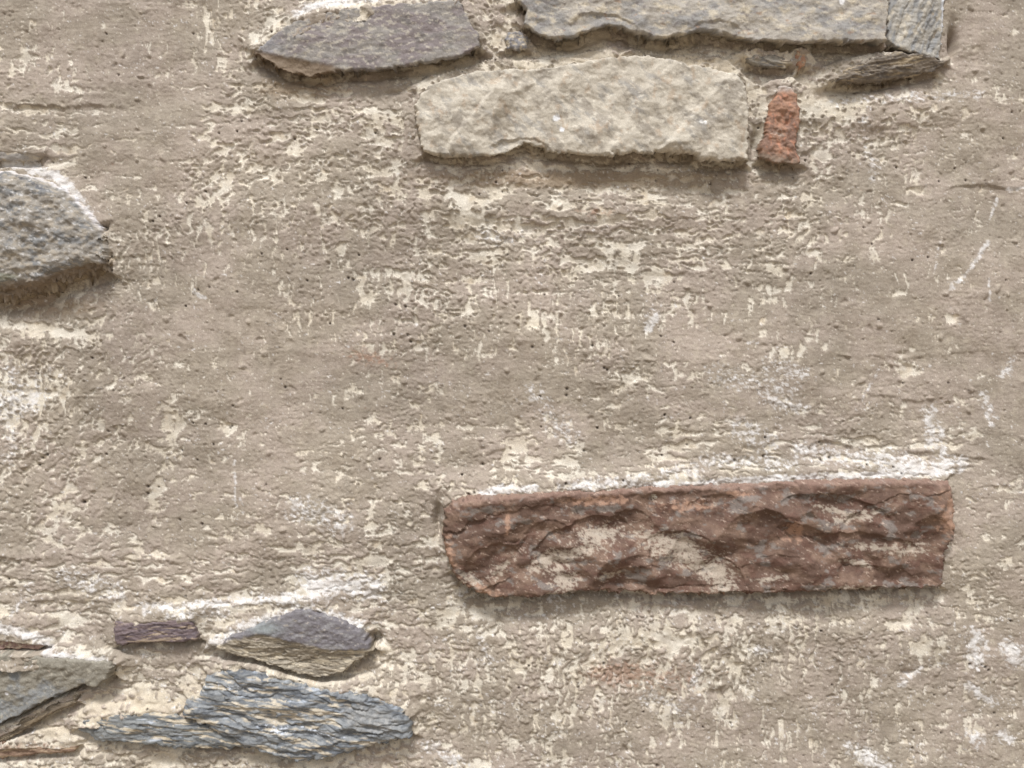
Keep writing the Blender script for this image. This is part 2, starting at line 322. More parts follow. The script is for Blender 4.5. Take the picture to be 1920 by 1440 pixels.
# white lime bloom
wb = 0*X
wstroke = [([(900,922),(945,914),(1005,916)],6,1.4),([(1050,912),(1130,905),(1210,898)],7,1.2),([(1200,907),(1300,904),(1420,897),(1560,891),(1700,888),(1800,880)],5,1.6),([(1500,845),(1600,858),(1700,860)],13,0.75),
    ([(1650,878),(1740,872),(1800,868)],10,1.25),([(1320,862),(1480,868)],10,0.7),([(0,302),(60,314),(112,334),(152,374),(172,408)],8,1.7),([(0,1172),(46,1176),(92,1200),(112,1222),(205,1232)],7,1.6),
    ([(396,1210),(440,1182),(500,1158),(565,1134),(606,1140),(650,1158),(684,1176)],7,1.2),([(260,1138),(400,1132),(520,1120),(600,1112)],6,1.1),([(580,1090),(640,1095),(700,1100)],20,1.0),([(320,1150),(420,1150)],10,0.7),
    ([(560,28),(600,16),(680,4),(760,-4),(862,-12)],8,1.7),([(1872,372),(1850,420)],2,1.0),([(1848,455),(1832,480),(1815,505),(1780,540)],3,1.1),([(1760,450),(1745,520)],1.5,0.6),([(1850,510),(1849,560)],1.5,0.8),
    ([(1650,690),(1630,725),(1615,750)],2,0.9),([(1440,680),(1500,700)],12,0.6),([(1745,775),(1750,830)],10,1.1),([(1765,800),(1765,850)],6,0.9),([(1225,590),(1212,612)],7,1.3),([(0,760),(60,745)],24,0.8),
    ([(20,690),(20,870)],14,0.5),([(440,860),(444,950)],2,0.9),([(452,930),(458,960)],2,0.8),([(365,545),(385,560)],3,1.2),([(1830,1195),(1835,1235)],14,1.2),([(1895,1215),(1910,1235)],14,1.3),([(1890,355),(1925,352)],3,1.3),
    ([(1820,1290),(1865,1318)],6,1.2),([(1600,1405),(1660,1440)],12,1.1),([(1410,1220),(1440,1218)],6,1.1),([(1310,1255),(1300,1280)],8,0.9),([(1690,1280),(1720,1255)],6,0.9),([(1880,1380),(1900,1385)],8,1.0),
    ([(1820,1380),(1840,1390)],8,0.9),([(800,1395),(860,1430)],10,0.8),([(900,1190),(920,1240)],8,0.5),([(1560,190),(1830,180)],8,0.5),([(1620,230),(1640,330)],10,0.5),([(900,440),(960,450)],9,0.6),
    ([(1000,740),(1070,820)],22,0.35),([(560,950),(640,980)],26,0.45),([(130,1080),(220,1110)],20,0.5),([(1340,700),(1480,730)],24,0.3),([(1380,800),(1440,830)],20,0.5),([(1250,890),(1300,880)],14,0.6),([(1210,1310),(1290,1330)],20,0.35),
    ([(1020,1100),(1050,1140)],10,0.6),([(1430,745),(1500,765)],10,0.8),([(1900,680),(1885,700)],8,0.8),([(1845,740),(1860,790)],7,0.8),([(60,1090),(30,1150)],10,0.4),([(60,700),(120,700)],14,0.3)]
for pts, w, a in wstroke:
    xa = min(p[0] for p in pts)-w*4; xb = max(p[0] for p in pts)+w*4; ya = min(p[1] for p in pts)-w*4; yb = max(p[1] for p in pts)+w*4
    i0, i1 = np.searchsorted(ys, [ya, yb]); j0, j1 = np.searchsorted(xs, [xa, xb]); sl = (slice(i0, i1), slice(j0, j1))
    if a < 1.39 and w < 20: a *= 0.72; w *= 1.25
    q_ = 0.8 if w > 5 else 0.4
    d = seg_d(Xw[sl]*q_+X[sl]*(1-q_), Yw[sl]*q_+Y[sl]*(1-q_), pts)
    wb[sl] = np.maximum(wb[sl], a*np.exp(-(d/(w*1.15))**2))
wn_ = fbm(X/9, Y/7, 4, 0.7, 31)
wn2 = fbm(X/50, Y/40, 3, 0.6, 32)
white = ss(0.3, 0.85, wb*(1+0.35*fbm(X/26, Y/20, 3, 0.6, 63)) + 0.42*wn_*np.clip(wb*3, 0, 1)*(1.25-0.6*np.clip(wb,0,1.6)) + 0.35*(nod+nod2)*np.clip(wb*2, 0, 1))
white = white*np.clip(0.72+0.2*fbm(X/20, Y/14, 3, 0.6, 69), 0.3, 0.95)
white = np.maximum(white, 0.75*ss(1.9, 2.6, wn_+0.5*wn2+0.4*(Y > 1100)))

# pigment of the render coat
taupe = mix(np.broadcast_to(col(157,147,134), X.shape+(3,)), col(165,153,142), ss(-1.2, 1.2, fbm(X/130, Y/100, 3, 0.5, 33)))
taupe = mix(taupe, col(146,135,121), 0.55*ss(0.2, 1.6, fbm(X/70, Y/55, 3, 0.5, 34)))
taupe = mix(taupe, col(178,168,152), 0.5*ss(0.4, 1.8, fbm(Xw/18, Yw/14, 3, 0.6, 37)))
crm = mix(np.broadcast_to(col(213,204,187), X.shape+(3,)), col(224,218,205), ss(-1, 1, fbm(X/60, Y/40, 3, 0.5, 35)))
crm = mix(crm, col(192,174,148), 0.5*ss(0.9, 2.0, fbm(X/45, Y/35, 3, 0.6, 36)))
crm = mix(crm, col(198,185,162), 0.7*rub)
rgb = mix(taupe, crm, cream*(0.86+0.1*gn(X/11, Y/9, 38)))
# brown shade painted below three stones, then uneven tone and rust staining
under_shade = ss(0.2, 0.9, ell(X,Y,560,165,90,26)+ell(X,Y,1100,335,380,22)*0.9+ell(X,Y,90,575,130,22)*0.8 + 0.3*gn(X/12, Y/8, 39))
rgb = mix(rgb, col(132,108,76), 0.45*under_shade)
rgb = rgb*(1+0.05*fbm(X/260, Y/200, 2, 0.5, 71)+0.03*fbm(X/14, Y/160, 3, 0.6, 72))[..., None]
rust = ss(0.5, 1.1, ell(X,Y,690,670,50,18,15)+ell(X,Y,1140,1260,60,20)+ell(X,Y,1240,1270,120,40)*0.7+ell(X,Y,1120,400,40,8)+ell(X,Y,60,1400,90,16)+0.3*fbm(X/10, Y/8, 3, 0.6, 51))
rgb = mix(rgb, col(150,104,76), 0.4*rust)
rgb = mix(rgb, col(220,218,217), white)
d5, r5, _ = cells(X/34, Y/34, 23)
spk = ss(0.075, 0.035, d5)*(r5 > 0.6)*ss(0.3, 1.0, fbm(X/90, Y/80, 2, 0.5, 73))
hol = [(760,575),(742,571),(738,627),(765,628),(770,640),(872,612),(653,521),(662,524),(1132,690),(1138,693),(1063,729),(1062,741),(998,651),(1110,648),(712,861),(78,858),(88,852),(72,872),(154,942),(277,912),(276,925),(1850,1252),(1856,1258),(1132,1243),(1133,1262),(1232,1436),(1430,855),(1375,862),(1538,862),(1555,858),(380,982),(535,726),(905,870),(1060,905),(1095,845),(1000,1070),(880,925),(890,922),(1215,930)]
for (hx, hy) in hol:
    spk = np.maximum(spk, ell(X, Y, hx, hy, 2.4, 2.4)*1.3)
spk = np.clip(spk, 0, 1)
H = H - 4.0*spk
rgb = mix(rgb, col(46,34,28), 0.85*spk)  # pits are sunk above; their inner shade is painted dark here
gl, rg, _ = cells(X/11, Y/11, 29)
glint = ss(0.12, 0.05, gl)*(rg > 0.66)  # small specular sparkles painted into the pigment as pale dots
rgb = mix(rgb, col(232,226,214), 0.7*glint)
keep = dst > -30
o = make_mesh('render_coat', X, Y, H, keep, rgb, M_PLASTER, wall)
Hmap = H
def plaster_h(x, y):
    i = np.clip(np.searchsorted(ys, y), 0, len(ys)-1); j = np.clip(np.searchsorted(xs, x), 0, len(xs)-1)
    return Hmap[i, j]

# ------------------------------------------------------------------ stone builders
def build_stone(key, name, label, mat, relief, paint, lean=(0, 0), spc=1.6, edge=3.0, p=3.0):
    s = ST[key]; P = s['P']; prot = s['prot']; R = s['round']
    xa = min(q[0] for q in P)-10; xb = max(q[0] for q in P)+10; ya = min(q[1] for q in P)-10; yb = max(q[1] for q in P)+10
    x, y = np.meshgrid(np.arange(xa, xb, spc, dtype=f4), np.arange(ya, yb, spc, dtype=f4))
    sd = poly_sd(x, y, P) + edge*0.55*fbm(x/16, y/13, 3, 0.6, 100+len(key))
    t = np.clip(-sd/R, 0, 1)
    prof = (1-(1-t)**p)**(1/p)
    cx, cy = (xa+xb)/2, (ya+yb)/2
    r = 0.8*relief(x, y, -sd)*(0.4+0.6*ss(0, 26, -sd))
    top = prot + r + lean[0]*(x-cx) + lean[1]*(y-cy)
    h = -8 + (top+8)*prof
    h = np.where(sd > 0, -8-sd*5.0, h)
    # undercut: the buried flanks draw in slightly
    kp = sd < 5.5
    sh = np.clip(prot-8-h, 0, 60)*0.6
    rgb = paint(x+sh, y+sh*np.where(y < cy, -1, 1), h, r, -sd)
    lum = rgb @ np.array([0.25, 0.6, 0.15], f4); rgb = (lum[..., None] + (rgb-lum[..., None])*0.76)*1.0
    # lime and render smeared on the flank next to the wall
    fl = ss(0.75, 0.2, prof)*ss(-1.0, 0.8, fbm(x/18, (y+sh*2.2)/14, 3, 0.6, 140))
    rgb = mix(rgb, col(188,174,152), 0.8*fl)
    gy = np.gradient(sd, spc, axis=0)
    dnw = ss(0.2, 0.8, gy)
    y2 = y - dnw*np.clip(prot*0.92-h, 0, 30)*0.55*ss(-R*1.6, -1, sd)
    o = make_mesh(name, x, y2, h, kp, rgb, mat, wall)
    o['label'] = label
    return o
def base(x, c): return np.broadcast_to(col(*c), x.shape+(3,))
def scoops(x, y, sx, sy, seed, deg=0, k=1.0):
    c, s = math.cos(math.radians(deg)), math.sin(math.radians(deg))
    w1 = gn(x/30, y/30, seed+50)*0.35; w2 = gn(x/30, y/30, seed+60)*0.35
    return cells((x*c+y*s)/sx+w1, (-x*s+y*c)/sy+w2, seed, k)[2]
def facet(x, y, sx, sy, seed, deg=0, tilt=0.6, k=0.5):
    """broken rock: concave planar flakes meeting in sharp arrises"""
    c, s = math.cos(math.radians(deg)), math.sin(math.radians(deg))
    u = (x*c+y*s)/sx+gn(x/26, y/26, seed+50)*0.25+seed*13.1; v = (-x*s+y*c)/sy+gn(x/26, y/26, seed+60)*0.25+seed*7.7
    ui = np.floor(u).astype(np.int32); vi = np.floor(v).astype(np.int32); out = np.full(x.shape, 9.0, f4)
    for dx in (-1, 0, 1):
        for dy in (-1, 0, 1):
            a = (ui+dx) & 255; b = (vi+dy) & 255
            du = u-(ui+dx+_R1[a, b]); dv = v-(vi+dy+_R2[a, b])
            out = np.minimum(out, k*(du*du+dv*dv)+0.5*_R3[a, b]+tilt*(_GX[a, b]*du+_GY[a, b]*dv))
    return out
def planes(x, y, sx, sy, seed, deg=0, warp=0.35):
    """broken rock as flat triangular planes meeting in creases"""
    c, s = math.cos(math.radians(deg)), math.sin(math.radians(deg))
    u = (x*c+y*s)/sx+fbm(x/(sx*1.1), y/(sx*1.1), 2, 0.5, seed+50)*warp+seed*3.17
    v = (-x*s+y*c)/sy+fbm(x/(sx*1.1), y/(sx*1.1), 2, 0.5, seed+60)*warp+seed*5.31
    u = u+0.5*v
    i = np.floor(u).astype(np.int32); j = np.floor(v).astype(np.int32); p = u-i; q = v-j
    A = lambda a, b: _R2[(i+a) & 255, (j+b) & 255]
    a00, a10, a01, a11 = A(0, 0), A(1, 0), A(0, 1), A(1, 1)
    return np.where(p > q, a00+(a10-a00)*p+(a11-a10)*q, a00+(a11-a01)*p+(a01-a00)*q)-0.5
def strata(x, y, per, seed, deg=0, wob=0.8):
    """terraced layers: long thin ledges with sharp lower lips"""
    c, s = math.cos(math.radians(deg)), math.sin(math.radians(deg))
    u, v = x*c+y*s, -x*s+y*c
    q = v/per + wob*fbm(u/120, v/42, 4, 0.48, seed)
    f = q-np.floor(q)
    idr = _R1[(np.floor(q).astype(int)*7+seed) & 255, (np.floor(u/150+gn(u/60, v/9, seed+5)*1.5).astype(int)*5) & 255]
    return f**1.5*ss(1.0, 0.86, f), idr, f
def chip(x, y, cx, cy, rx, ry, deg, depth):
    """a flake scar: sharp upper lip, ramping out below"""
    c, s = math.cos(math.radians(deg)), math.sin(math.radians(deg))
    w = gn(x/14, y/14, 71)*5
    u = ((x-cx+w)*c+(y-cy+w)*s)/rx; v = (-(x-cx+w)*s+(y-cy+w)*c)/ry
    r2 = u*u+v*v
    return -depth*ss(1.0, 0.0, np.clip(r2, 0, 1)*np.where(v < 0, 0.6, 1.0)) * ss(1.02, 0.9, r2)*(0.6-0.4*np.clip(v, -1, 1))

# mauve slab
def rel(x, y, d): return 1.3*fbm(x/70, y/40, 3, 0.5, 201)+0.5*fbm(x/14, y/9, 4, 0.6, 202)-7*ss(30, 0, (x-470)*0.5)-0.10*np.maximum(0, 560-x)-0.55*np.maximum(0, y-(100+0.22*(x-480)))*ss(660, 600, x)
def pt(x, y, h, r, d):
    c = mix(base(x, (146,140,134)), col(132,121,121), ss(-0.6, 1.0, fbm(x/60, y/35, 3, 0.5, 203)+0.8*ell(x,y,780,80,90,50)))
    c = mix(c, col(110,106,102), 0.6*ss(0.3, 1.3, fbm(x/25, y/16, 3, 0.6, 204)))
    cm = ss(0.5, 1.3, fbm((x-y*0.8)/15, (y+x*0.35)/8, 4, 0.65, 205)+0.35*ell(x,y,640,60,120,60))
    c = mix(c, col(184,175,158), 0.75*cm)
    c = mix(c, col(150,152,160), 0.6*ell(x,y,500,90,34,30))
    und = ss(-3, 5, y-(101+0.22*(x-480))+3*gn(x/12, y/12, 6))*ss(660, 620, x)  # brown shade of the sloping underside, painted into the colour
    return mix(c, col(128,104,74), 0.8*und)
build_stone('mauve_slab', 'stone', 'pointed grey and mauve slab at the top left', M_STONE, rel, pt, (0.01, 0.02))
# grey chip
def rel(x, y, d): return 1.5*fbm(x/12, y/9, 3, 0.6, 211)
def pt(x, y, h, r, d): return mix(base(x, (134,132,136)), col(196,182,156), ss(-0.2, 0.9, fbm(x/9, y/7, 4, 0.6, 212)))
build_stone('grey_chip', 'stone', 'small grey stone chip between the two upper slabs', M_STONE, rel, pt, spc=1.6)
# long top slab
def rel(x, y, d):
    return 3*fbm(x/120, y/70, 3, 0.5, 221)+3.5*facet(x, y, 120, 60, 4, -20, 0.4)+6*planes(x, y, 70, 40, 24, -20)+2.4*planes(x, y, 24, 15, 25, -10)+0.55*fbm(x/12, y/9, 4, 0.65, 222)+chip(x,y,1130,80,70,40,8,9)+chip(x,y,1330,90,60,36,-4,8)
def pt(x, y, h, r, d):
    c = mix(base(x, (170,162,150)), col(146,143,140), ss(-0.3, 1.2, fbm(x/70, y/40, 4, 0.55, 223)+0.9*ell(x,y,1020,30,60,40)))
    c = mix(c, col(204,190,162), 0.7*ss(0.0, 1.6, fbm(x/30, y/18, 5, 0.62, 224)))
    c = mix(c, col(118,108,108), 0.6*ss(0.8, 1.6, fbm(x/16, y/10, 4, 0.65, 225)))
    c = mix(c, col(170,128,92), 0.5*ss(1.3, 2.0, fbm(x/26, y/12, 3, 0.6, 226)))
    return mix(c, col(230,230,232), ss(0.5, 0.8, ell(x,y,1566,16,8,10)+0.2*gn(x/4, y/4, 3)))
build_stone('top_slab', 'stone', 'long buff and grey slab cut off by the top edge', M_STONE, rel, pt, (0, 0.03))
# end slab with slanting facets
def rel(x, y, d):
    u = (x-1720)+0.32*(y-40)
    return -0.30*np.abs(u+10)-3*np.floor((u+70+5*gn(x/20, y/20, 8))/34)%2*1.8+1.2*fbm((x+0.4*y)/8, y/40, 3, 0.6, 231)+0.8*fbm(x/8, y/8, 3, 0.6, 232)
def pt(x, y, h, r, d):
    c = mix(base(x, (156,150,139)), col(132,132,132), ss(-0.2, 1.2, fbm((x+0.4*y)/10, y/46, 4, 0.6, 233)+0.8*ell(x,y,1745,40,26,60)))
    c = mix(c, col(196,183,158), 0.65*ss(0.1, 1.4, fbm(x/18, y/24, 4, 0.6, 234)+0.9*ell(x,y,1690,60,22,40)-0.5))
    return mix(c, col(214,218,226), 0.8*ss(7, 2, np.abs(x-(1762+gn(x/9, y/9, 4)*4))))
build_stone('end_slab', 'stone', 'grey slab end with slanting facets beside the dark gap', M_SLATE, rel, pt, (0, 0.02))
# laminated slates
def lam(seed, per, deg, amp, dark, mid, dust, dw=0.55, wob=0.8, grey=None, dmap=None):
    def rel(x, y, d):
        f, idr, _ = strata(x, y, per, seed, deg, wob)
        f2, id2, _ = strata(x, y, per*0.42, seed+9, deg+1, wob*1.2)
        return amp*(f+0.9*idr)+amp*0.28*(f2+0.8*id2)+0.7*fbm(x/12, y/5, 3, 0.6, seed+2)+amp*0.7*fbm(x/70, y/30, 2, 0.5, seed+3)
    def pt(x, y, h, r, d):
        f, idr, q = strata(x, y, per, seed, deg, wob)
        f2, id2, q2 = strata(x, y, per*0.42, seed+9, deg+1, wob*1.2)
        c = mix(base(x, dark), col(*mid), ss(0.1, 0.9, idr*0.6+id2*0.5+0.25*fbm(x/20, y/6, 3, 0.6, seed+4)))
        cm = ss(0.62-dw*0.3, 1.0, 0.55*(1-idr)+0.4*ss(0.5, 0.2, q2)+0.34*fbm((x*math.cos(math.radians(deg))+y*math.sin(math.radians(deg)))/60, (y*math.cos(math.radians(deg))-x*math.sin(math.radians(deg)))/9, 3, 0.6, seed+6)+(0 if dmap is None else dmap(x, y)))
        c = mix(c, col(*dust), 0.88*cm)
        if grey: 
            c = mix(c, col(*grey), 0.7*ss(0.9, 2.0, fbm(x/50, y/8, 3, 0.6, seed+7)))
        return c
    return rel, pt
rel, pt = lam(301, 9, -8, 3.2, (92,82,72), (124,110,92), (168,148,114), 0.3)
build_stone('laminated_slate', 'stone', 'dark laminated slate wedge at the upper right', M_SLATE, rel, pt, (0, -0.25))
rel, pt = lam(311, 8, 6, 2.6, (104,98,92), (140,132,118), (176,158,126), 0.3)
build_stone('small_slate', 'stone', 'small curved grey slate beside the orange chip', M_SLATE, rel, pt, (0, -0.1))
def rel(x, y, d): return 1.4*fbm(x/10, y/12, 3, 0.6, 321)
def pt(x, y, h, r, d): return mix(base(x, (182,132,100)), col(196,170,136), ss(0, 1, fbm(x/8, y/8, 3, 0.6, 322)))
build_stone('orange_chip', 'stone', 'tiny orange stone chip under the top slab', M_STONE, rel, pt)
# pale block
def rel(x, y, d):
    v = 3*fbm(x/130, y/90, 3, 0.5, 331)+25*planes(x, y, 150, 84, 21, -46)+11*planes(x, y, 70, 34, 22, -55, 0.25)+3*planes(x, y, 20, 13, 23, -30)+0.55*fbm(x/14, y/12, 4, 0.62, 332)
    v = v + chip(x,y,975,300,60,34,0,11)+chip(x,y,1250,315,70,26,0,7)
    # step running down the stone right of centre
    u = (x-1190)-(-0.55)*(y-200)
    v = v + 11*ss(-8, 5, u+7*gn(x/18, y/18, 5))*ss(110, 10, u)
    for (x0, kk, a_, w_) in ((900, -0.8, 7, 80), (1020, -0.35, 8, 90), (1305, -0.9, 9, 90)):
        u = (x-x0)-kk*(y-210)+8*gn(x/22, y/22, 6)
        v = v + a_*ss(-6, 5, u)*ss(w_, 8, u)
    v = v - 9*ss(60, 0, y-115)*ss(820, 900, x)*0.7
    return v
def pt(x, y, h, r, d):
    g = fbm(x/45, y/38, 4, 0.6, 334)
    xd, yd = x*0.7-y*0.7, x*0.7+y*0.7
    g = fbm(yd/70, xd/30, 4, 0.6, 334)
    c = mix(base(x, (190,180,162)), col(158,148,133), ss(-0.2, 1.3, g))
    c = mix(c, col(146,143,138), 0.6*ss(0.5, 1.7, fbm(yd/60, xd/22, 5, 0.62, 335)+0.9*ell(x,y,1000,245,55,26)+0.8*ell(x,y,920,150,40,22)+0.7*ell(x,y,1170,190,40,36)+0.6*ell(x,y,1290,240,60,24)-0.15))
    c = mix(c, col(176,148,116), 0.45*ss(0.7, 1.6, fbm(x/22, y/30, 4, 0.6, 336)))
    c = mix(c, col(216,207,188), 0.6*ss(0.5, 1.5, fbm(x/14, y/9, 4, 0.65, 337)))
    return mix(c, col(232,234,238), ss(0.45, 0.75, ell(x,y,1042,230,9,9)+ell(x,y,1052,252,6,6)+0.6*ell(x,y,1310,240,16,10)+0.3*gn(x/5, y/5, 12)))
build_stone('pale_block', 'stone', 'large pale cream rough-faced block below the top slab', M_STONE, rel, pt, (0, 0.03), edge=3.5)
# red upright
def rel(x, y, d): return 3.0*fbm(x/26, y/24, 3, 0.55, 341)+5*facet(x, y, 34, 30, 8)+1.5*facet(x, y, 14, 12, 9)+0.5*fbm(x/7, y/6, 3, 0.6, 342)
def pt(x, y, h, r, d):
    c = mix(base(x, (166,122,94)), col(138,104,85), ss(-0.6, 0.9, fbm(x/22, y/20, 4, 0.6, 343)+0.012*(y-235)))
    c = mix(c, col(196,128,92), 0.7*ss(0.4, 1.4, fbm(x/9, y/12, 4, 0.6, 344)))
    c = mix(c, col(196,180,166), 0.7*ss(0.7, 1.2, ell(x,y,1455,255,16,9)+0.35*fbm(x/7, y/4, 3, 0.6, 345)+0.1))
    c = mix(c, col(188,184,178), 0.85*ss(182, 166, y+5*gn(x/8, y/8, 2)))
    return mix(c, col(128,114,96), 0.7*ss(288, 306, y-0.2*(x-1460)))
build_stone('red_upright', 'stone', 'narrow upright orange-red stone right of the pale block', M_STONE, rel, pt, edge=3)
# left boulder
def rel(x, y, d):
    return 5*fbm(x/80, y/60, 4, 0.55, 351)+14*planes(x, y, 80, 56, 26, 20)+3*planes(x, y, 24, 17, 27, -20)+1.0*fbm(x/14, y/11, 4, 0.62, 352)-0.5*np.maximum(0, y-505+0.1*(x-100))-0.12*np.abs(x-60)
def pt(x, y, h, r, d):
    c = mix(base(x, (146,139,129)), col(124,124,124), ss(-0.3, 1.0, fbm(x/36, y/30, 4, 0.6, 353)))
    c = mix(c, col(172,158,136), 0.6*ss(0.1, 1.2, fbm(x/20, y/13, 5, 0.66, 354)+0.7*ell(x,y,60,500,90,20)))
    c = mix(c, col(206,204,202), 0.7*ss(0.9, 1.7, fbm(x/11, y/9, 4, 0.7, 355)+0.4*ell(x,y,60,420,60,50)))
    c = mix(c, col(76,80,92), 0.7*ss(0.7, 1.2, ell(x,y,60,338,30,7,28)+ell(x,y,100,360,20,7,30)+0.3*fbm(x/9, y/7, 3, 0.6, 356)))
    c = mix(c, col(108,112,86), 0.6*ss(0.5, 0.9, ell(x,y,20,525,60,14)+0.2*gn(x/10, y/8, 4)))
    c = mix(c, col(128,104,74), 0.7*ss(526, 545, y+0.22*x-14))  # shaded underside painted brown
    edge_ = ss(9, 4, d+2*gn(x/8, y/8, 9))*ss(440, 400, y)
    return mix(c, col(214,212,216), 0.95*edge_)
build_stone('left_boulder', 'stone', 'rounded speckled grey boulder at the left edge', M_STONE, rel, pt, p=2.2)
def rel(x, y, d): return 0.8*fbm(x/20, y/14, 3, 0.5, 361)
def pt(x, y, h, r, d): return mix(base(x, (156,150,144)), col(178,164,142), ss(-0.2, 1.2, fbm(x/18, y/12, 4, 0.6, 362)))
build_stone('buried_boulder', 'stone', 'mostly buried smooth grey stone above the left boulder', M_STONE, rel, pt, p=2)
# the red block
CH = [(1085,1018,100,44,-22,15),(925,1068,62,52,-30,12),(1030,1040,60,70,0,9),(1265,1040,80,50,0,10),(1345,1078,46,36,30,8),(1555,958,105,34,10,13),(1640,975,100,40,-25,9),(1610,1020,110,26,6,10),
      (1500,1010,60,30,25,8),(1430,985,60,34,30,7),(1330,960,60,34,-12,7),(1180,985,44,34,10,6),(1620,1072,80,18,4,6),(1440,1060,60,26,-10,6),(1730,1020,40,60,0,7),(1290,1105,120,14,-3,5),(990,965,70,20,-8,5),(1180,1080,60,24,-15,6)]
def rel(x, y, d):
    v = 4*fbm(x/110, y/60, 3, 0.5, 371)+16*facet(x, y, 100, 60, 11, -20, 0.8, 0.45)+42*planes(x, y, 120, 76, 15, -12)+6*planes(x, y, 38, 24, 16, 20)+0.4*fbm(x/12, y/9, 4, 0.62, 372)
    for c in CH: v = v + chip(x, y, *c)
    return v
def pt(x, y, h, r, d):
    g = fbm(x/60, y/45, 4, 0.6, 373)
    c = mix(base(x, (104,78,64)), col(130,102,83), ss(-0.6, 1.2, g))
    c = mix(c, col(104,72,58), 0.75*ss(0.2, 1.2, fbm(x/40, y/26, 4, 0.6, 374)+0.3*ell(x,y,1450,1080,260,40)))
    c = mix(c, col(130,121,114), 0.75*ss(0.35, 1.1, fbm(x/38, y/24, 4, 0.62, 375)+0.9*ell(x,y,1560,985,60,16,20)+0.8*ell(x,y,1370,940,110,18)+0.7*ell(x,y,1200,1050,50,30)+0.7*ell(x,y,880,945,50,14)+0.5*ell(x,y,1690,960,50,30)-0.25))
    c = mix(c, col(186,142,112), 0.7*ss(0.35, 0.9, ell(x,y,1120,935,70,10)+0.9*ell(x,y,1290,945,60,12)+ell(x,y,1375,922,24,7)+ell(x,y,1765,960,28,50)+ell(x,y,952,975,7,26)+ell(x,y,1480,990,22,22)+0.8*ell(x,y,900,1100,60,16,20)+0.6*ell(x,y,1300,1112,250,7)+ell(x,y,845,1040,12,50)+0.22*fbm(x/12, y/9, 4, 0.6, 376)))
    c = mix(c, col(158,126,110), 0.5*ss(16, 6, d+5*gn(x/16, y/10, 6))*ss(960, 930, y))
    dust = 0
    for (cx, cy, rx, ry, a) in [(1262,1022,66,34,10),(1300,1050,40,20,40),(1070,1034,90,17,-24),(1120,996,46,17,-15),(1345,1074,30,26,30),(1350,1100,40,8,0),(1590,965,60,10,-12),(1560,955,60,7,15),(1640,1020,70,9,0),(1680,1030,50,8,0),(1060,1085,30,26,-30),(1040,1110,24,14,0),
                           (940,1060,30,12,-40),(880,1080,30,14,30),(1590,1095,60,7,0),(1215,1000,30,10,0),(1600,1050,40,6,10),(1140,1070,30,8,-10),(1440,1078,40,6,-8)]:
        dust = np.maximum(dust, ell(x+gn(x/12, y/12, 21)*9, y+gn(x/12, y/12, 22)*7, cx, cy, rx, ry, a))
    # fine ragged dust on small ledges that face up
    gy = np.gradient(h, axis=0)
    led = ss(0.15, 0.8, gy)*ss(16, 26, d)
    q1, q2 = np.percentile(r[d > 0], [8, 36])
    cm = ss(0.42, 0.85, 0.85*dust + 0.24*fbm(x/9, y/6, 4, 0.7, 377) + 0.14*led + 0.2*ss(q2, q1, r)*ss(0, 20, d))
    c = mix(c, col(190,176,156), 0.66*cm)
    c = mix(c, col(62,46,38), 0.6*ss(1.1, 2.0, fbm(x/10, y/7, 4, 0.7, 379)))
    vein = ss(1.25, 1.9, fbm((x+y)/26, (y-0.4*x)/6, 4, 0.65, 378))
    c = mix(c, col(196,170,150), 0.6*vein)
    return c
build_stone('red_block', 'stone', 'long red-brown quarry-faced block at the lower right', M_STONE, rel, pt, (0, 0), edge=3.2, p=2.6)
# plum slate
rel, pt = lam(401, 13, -4, 2.6, (92,78,84), (122,104,106), (178,156,128), 0.25)
build_stone('plum_slate', 'stone', 'small plum-coloured laminated slate', M_SLATE, rel, pt)
# peaked slate: smooth violet face above, broken layers below
def face_line(x): return np.interp(x, [390,440,500,560,600,650,700], [1214,1192,1180,1196,1204,1210,1206])
r_, p_ = lam(411, 10, 3, 3.0, (124,114,98), (156,144,124), (198,184,156), 0.35, 1.3)
def rel(x, y, d):
    dn = ss(-2, 5, y-face_line(x)-4*gn(x/12, y*0, 5))
    return r_(x, y, d)*dn + (6+0.9*fbm(x/12, y/9, 3, 0.6, 412))*(1-dn) - 0.35*np.maximum(0, y-face_line(x))
def pt(x, y, h, r, d):
    dn = ss(-2, 5, y-face_line(x)-4*gn(x/12, y*0, 5))
    f = mix(base(x, (112,107,112)), col(132,129,131), ss(-0.3, 1.4, fbm(x/22, y/12, 4, 0.65, 413)))
    f = mix(f, col(140,152,154), 0.7*ell(x,y,505,1170,30,12))
    f = mix(f, col(188,178,164), 0.6*ss(1.1, 1.8, fbm(x/14, y/5, 4, 0.6, 414)))
    return mix(f, p_(x, y, h, r, d), dn)
build_stone('peaked_slate', 'stone', 'peaked slate with smooth violet face over ragged layers', M_SLATE, rel, pt)
# big blue slate
def dm(x, y): return 0.55*ell(x,y,490,1322,70,7,10)+0.5*ell(x,y,620,1330,50,12,10)+0.5*ell(x,y,400,1350,50,14,10)-0.35*ell(x,y,700,1345,60,40)+0.35*ell(x,y,570,1340,5,30,25)+0.4*ell(x,y,390,1290,40,18)
rel, pt0 = lam(421, 25, 9, 5.5, (92,98,106), (132,136,139), (200,186,160), 0.34, 0.6, (176,188,204), dm)
def pt(x, y, h, r, d):
    c = pt0(x, y, h, r, d)
    c = mix(c, mix(base(x, (122,124,126)), col(150,150,148), ss(-0.5, 1, fbm(x/9, y/7, 3, 0.6, 422))), 0.85*ss(0.4, 0.7, ell(x,y,700,1338,66,30,14)+0.2*gn(x/12, y/8, 3)))
    return mix(c, col(206,216,232), 0.8*ss(0.75, 1.15, 0.8*ell(x,y,520,1355,40,10,20)+0.8*ell(x,y,600,1362,60,10,8)+0.8*ell(x,y,440,1278,50,8,5)+0.35*fbm(x/9, y/4, 4, 0.65, 423)))  # blue-white sparkle highlights painted along the ledges
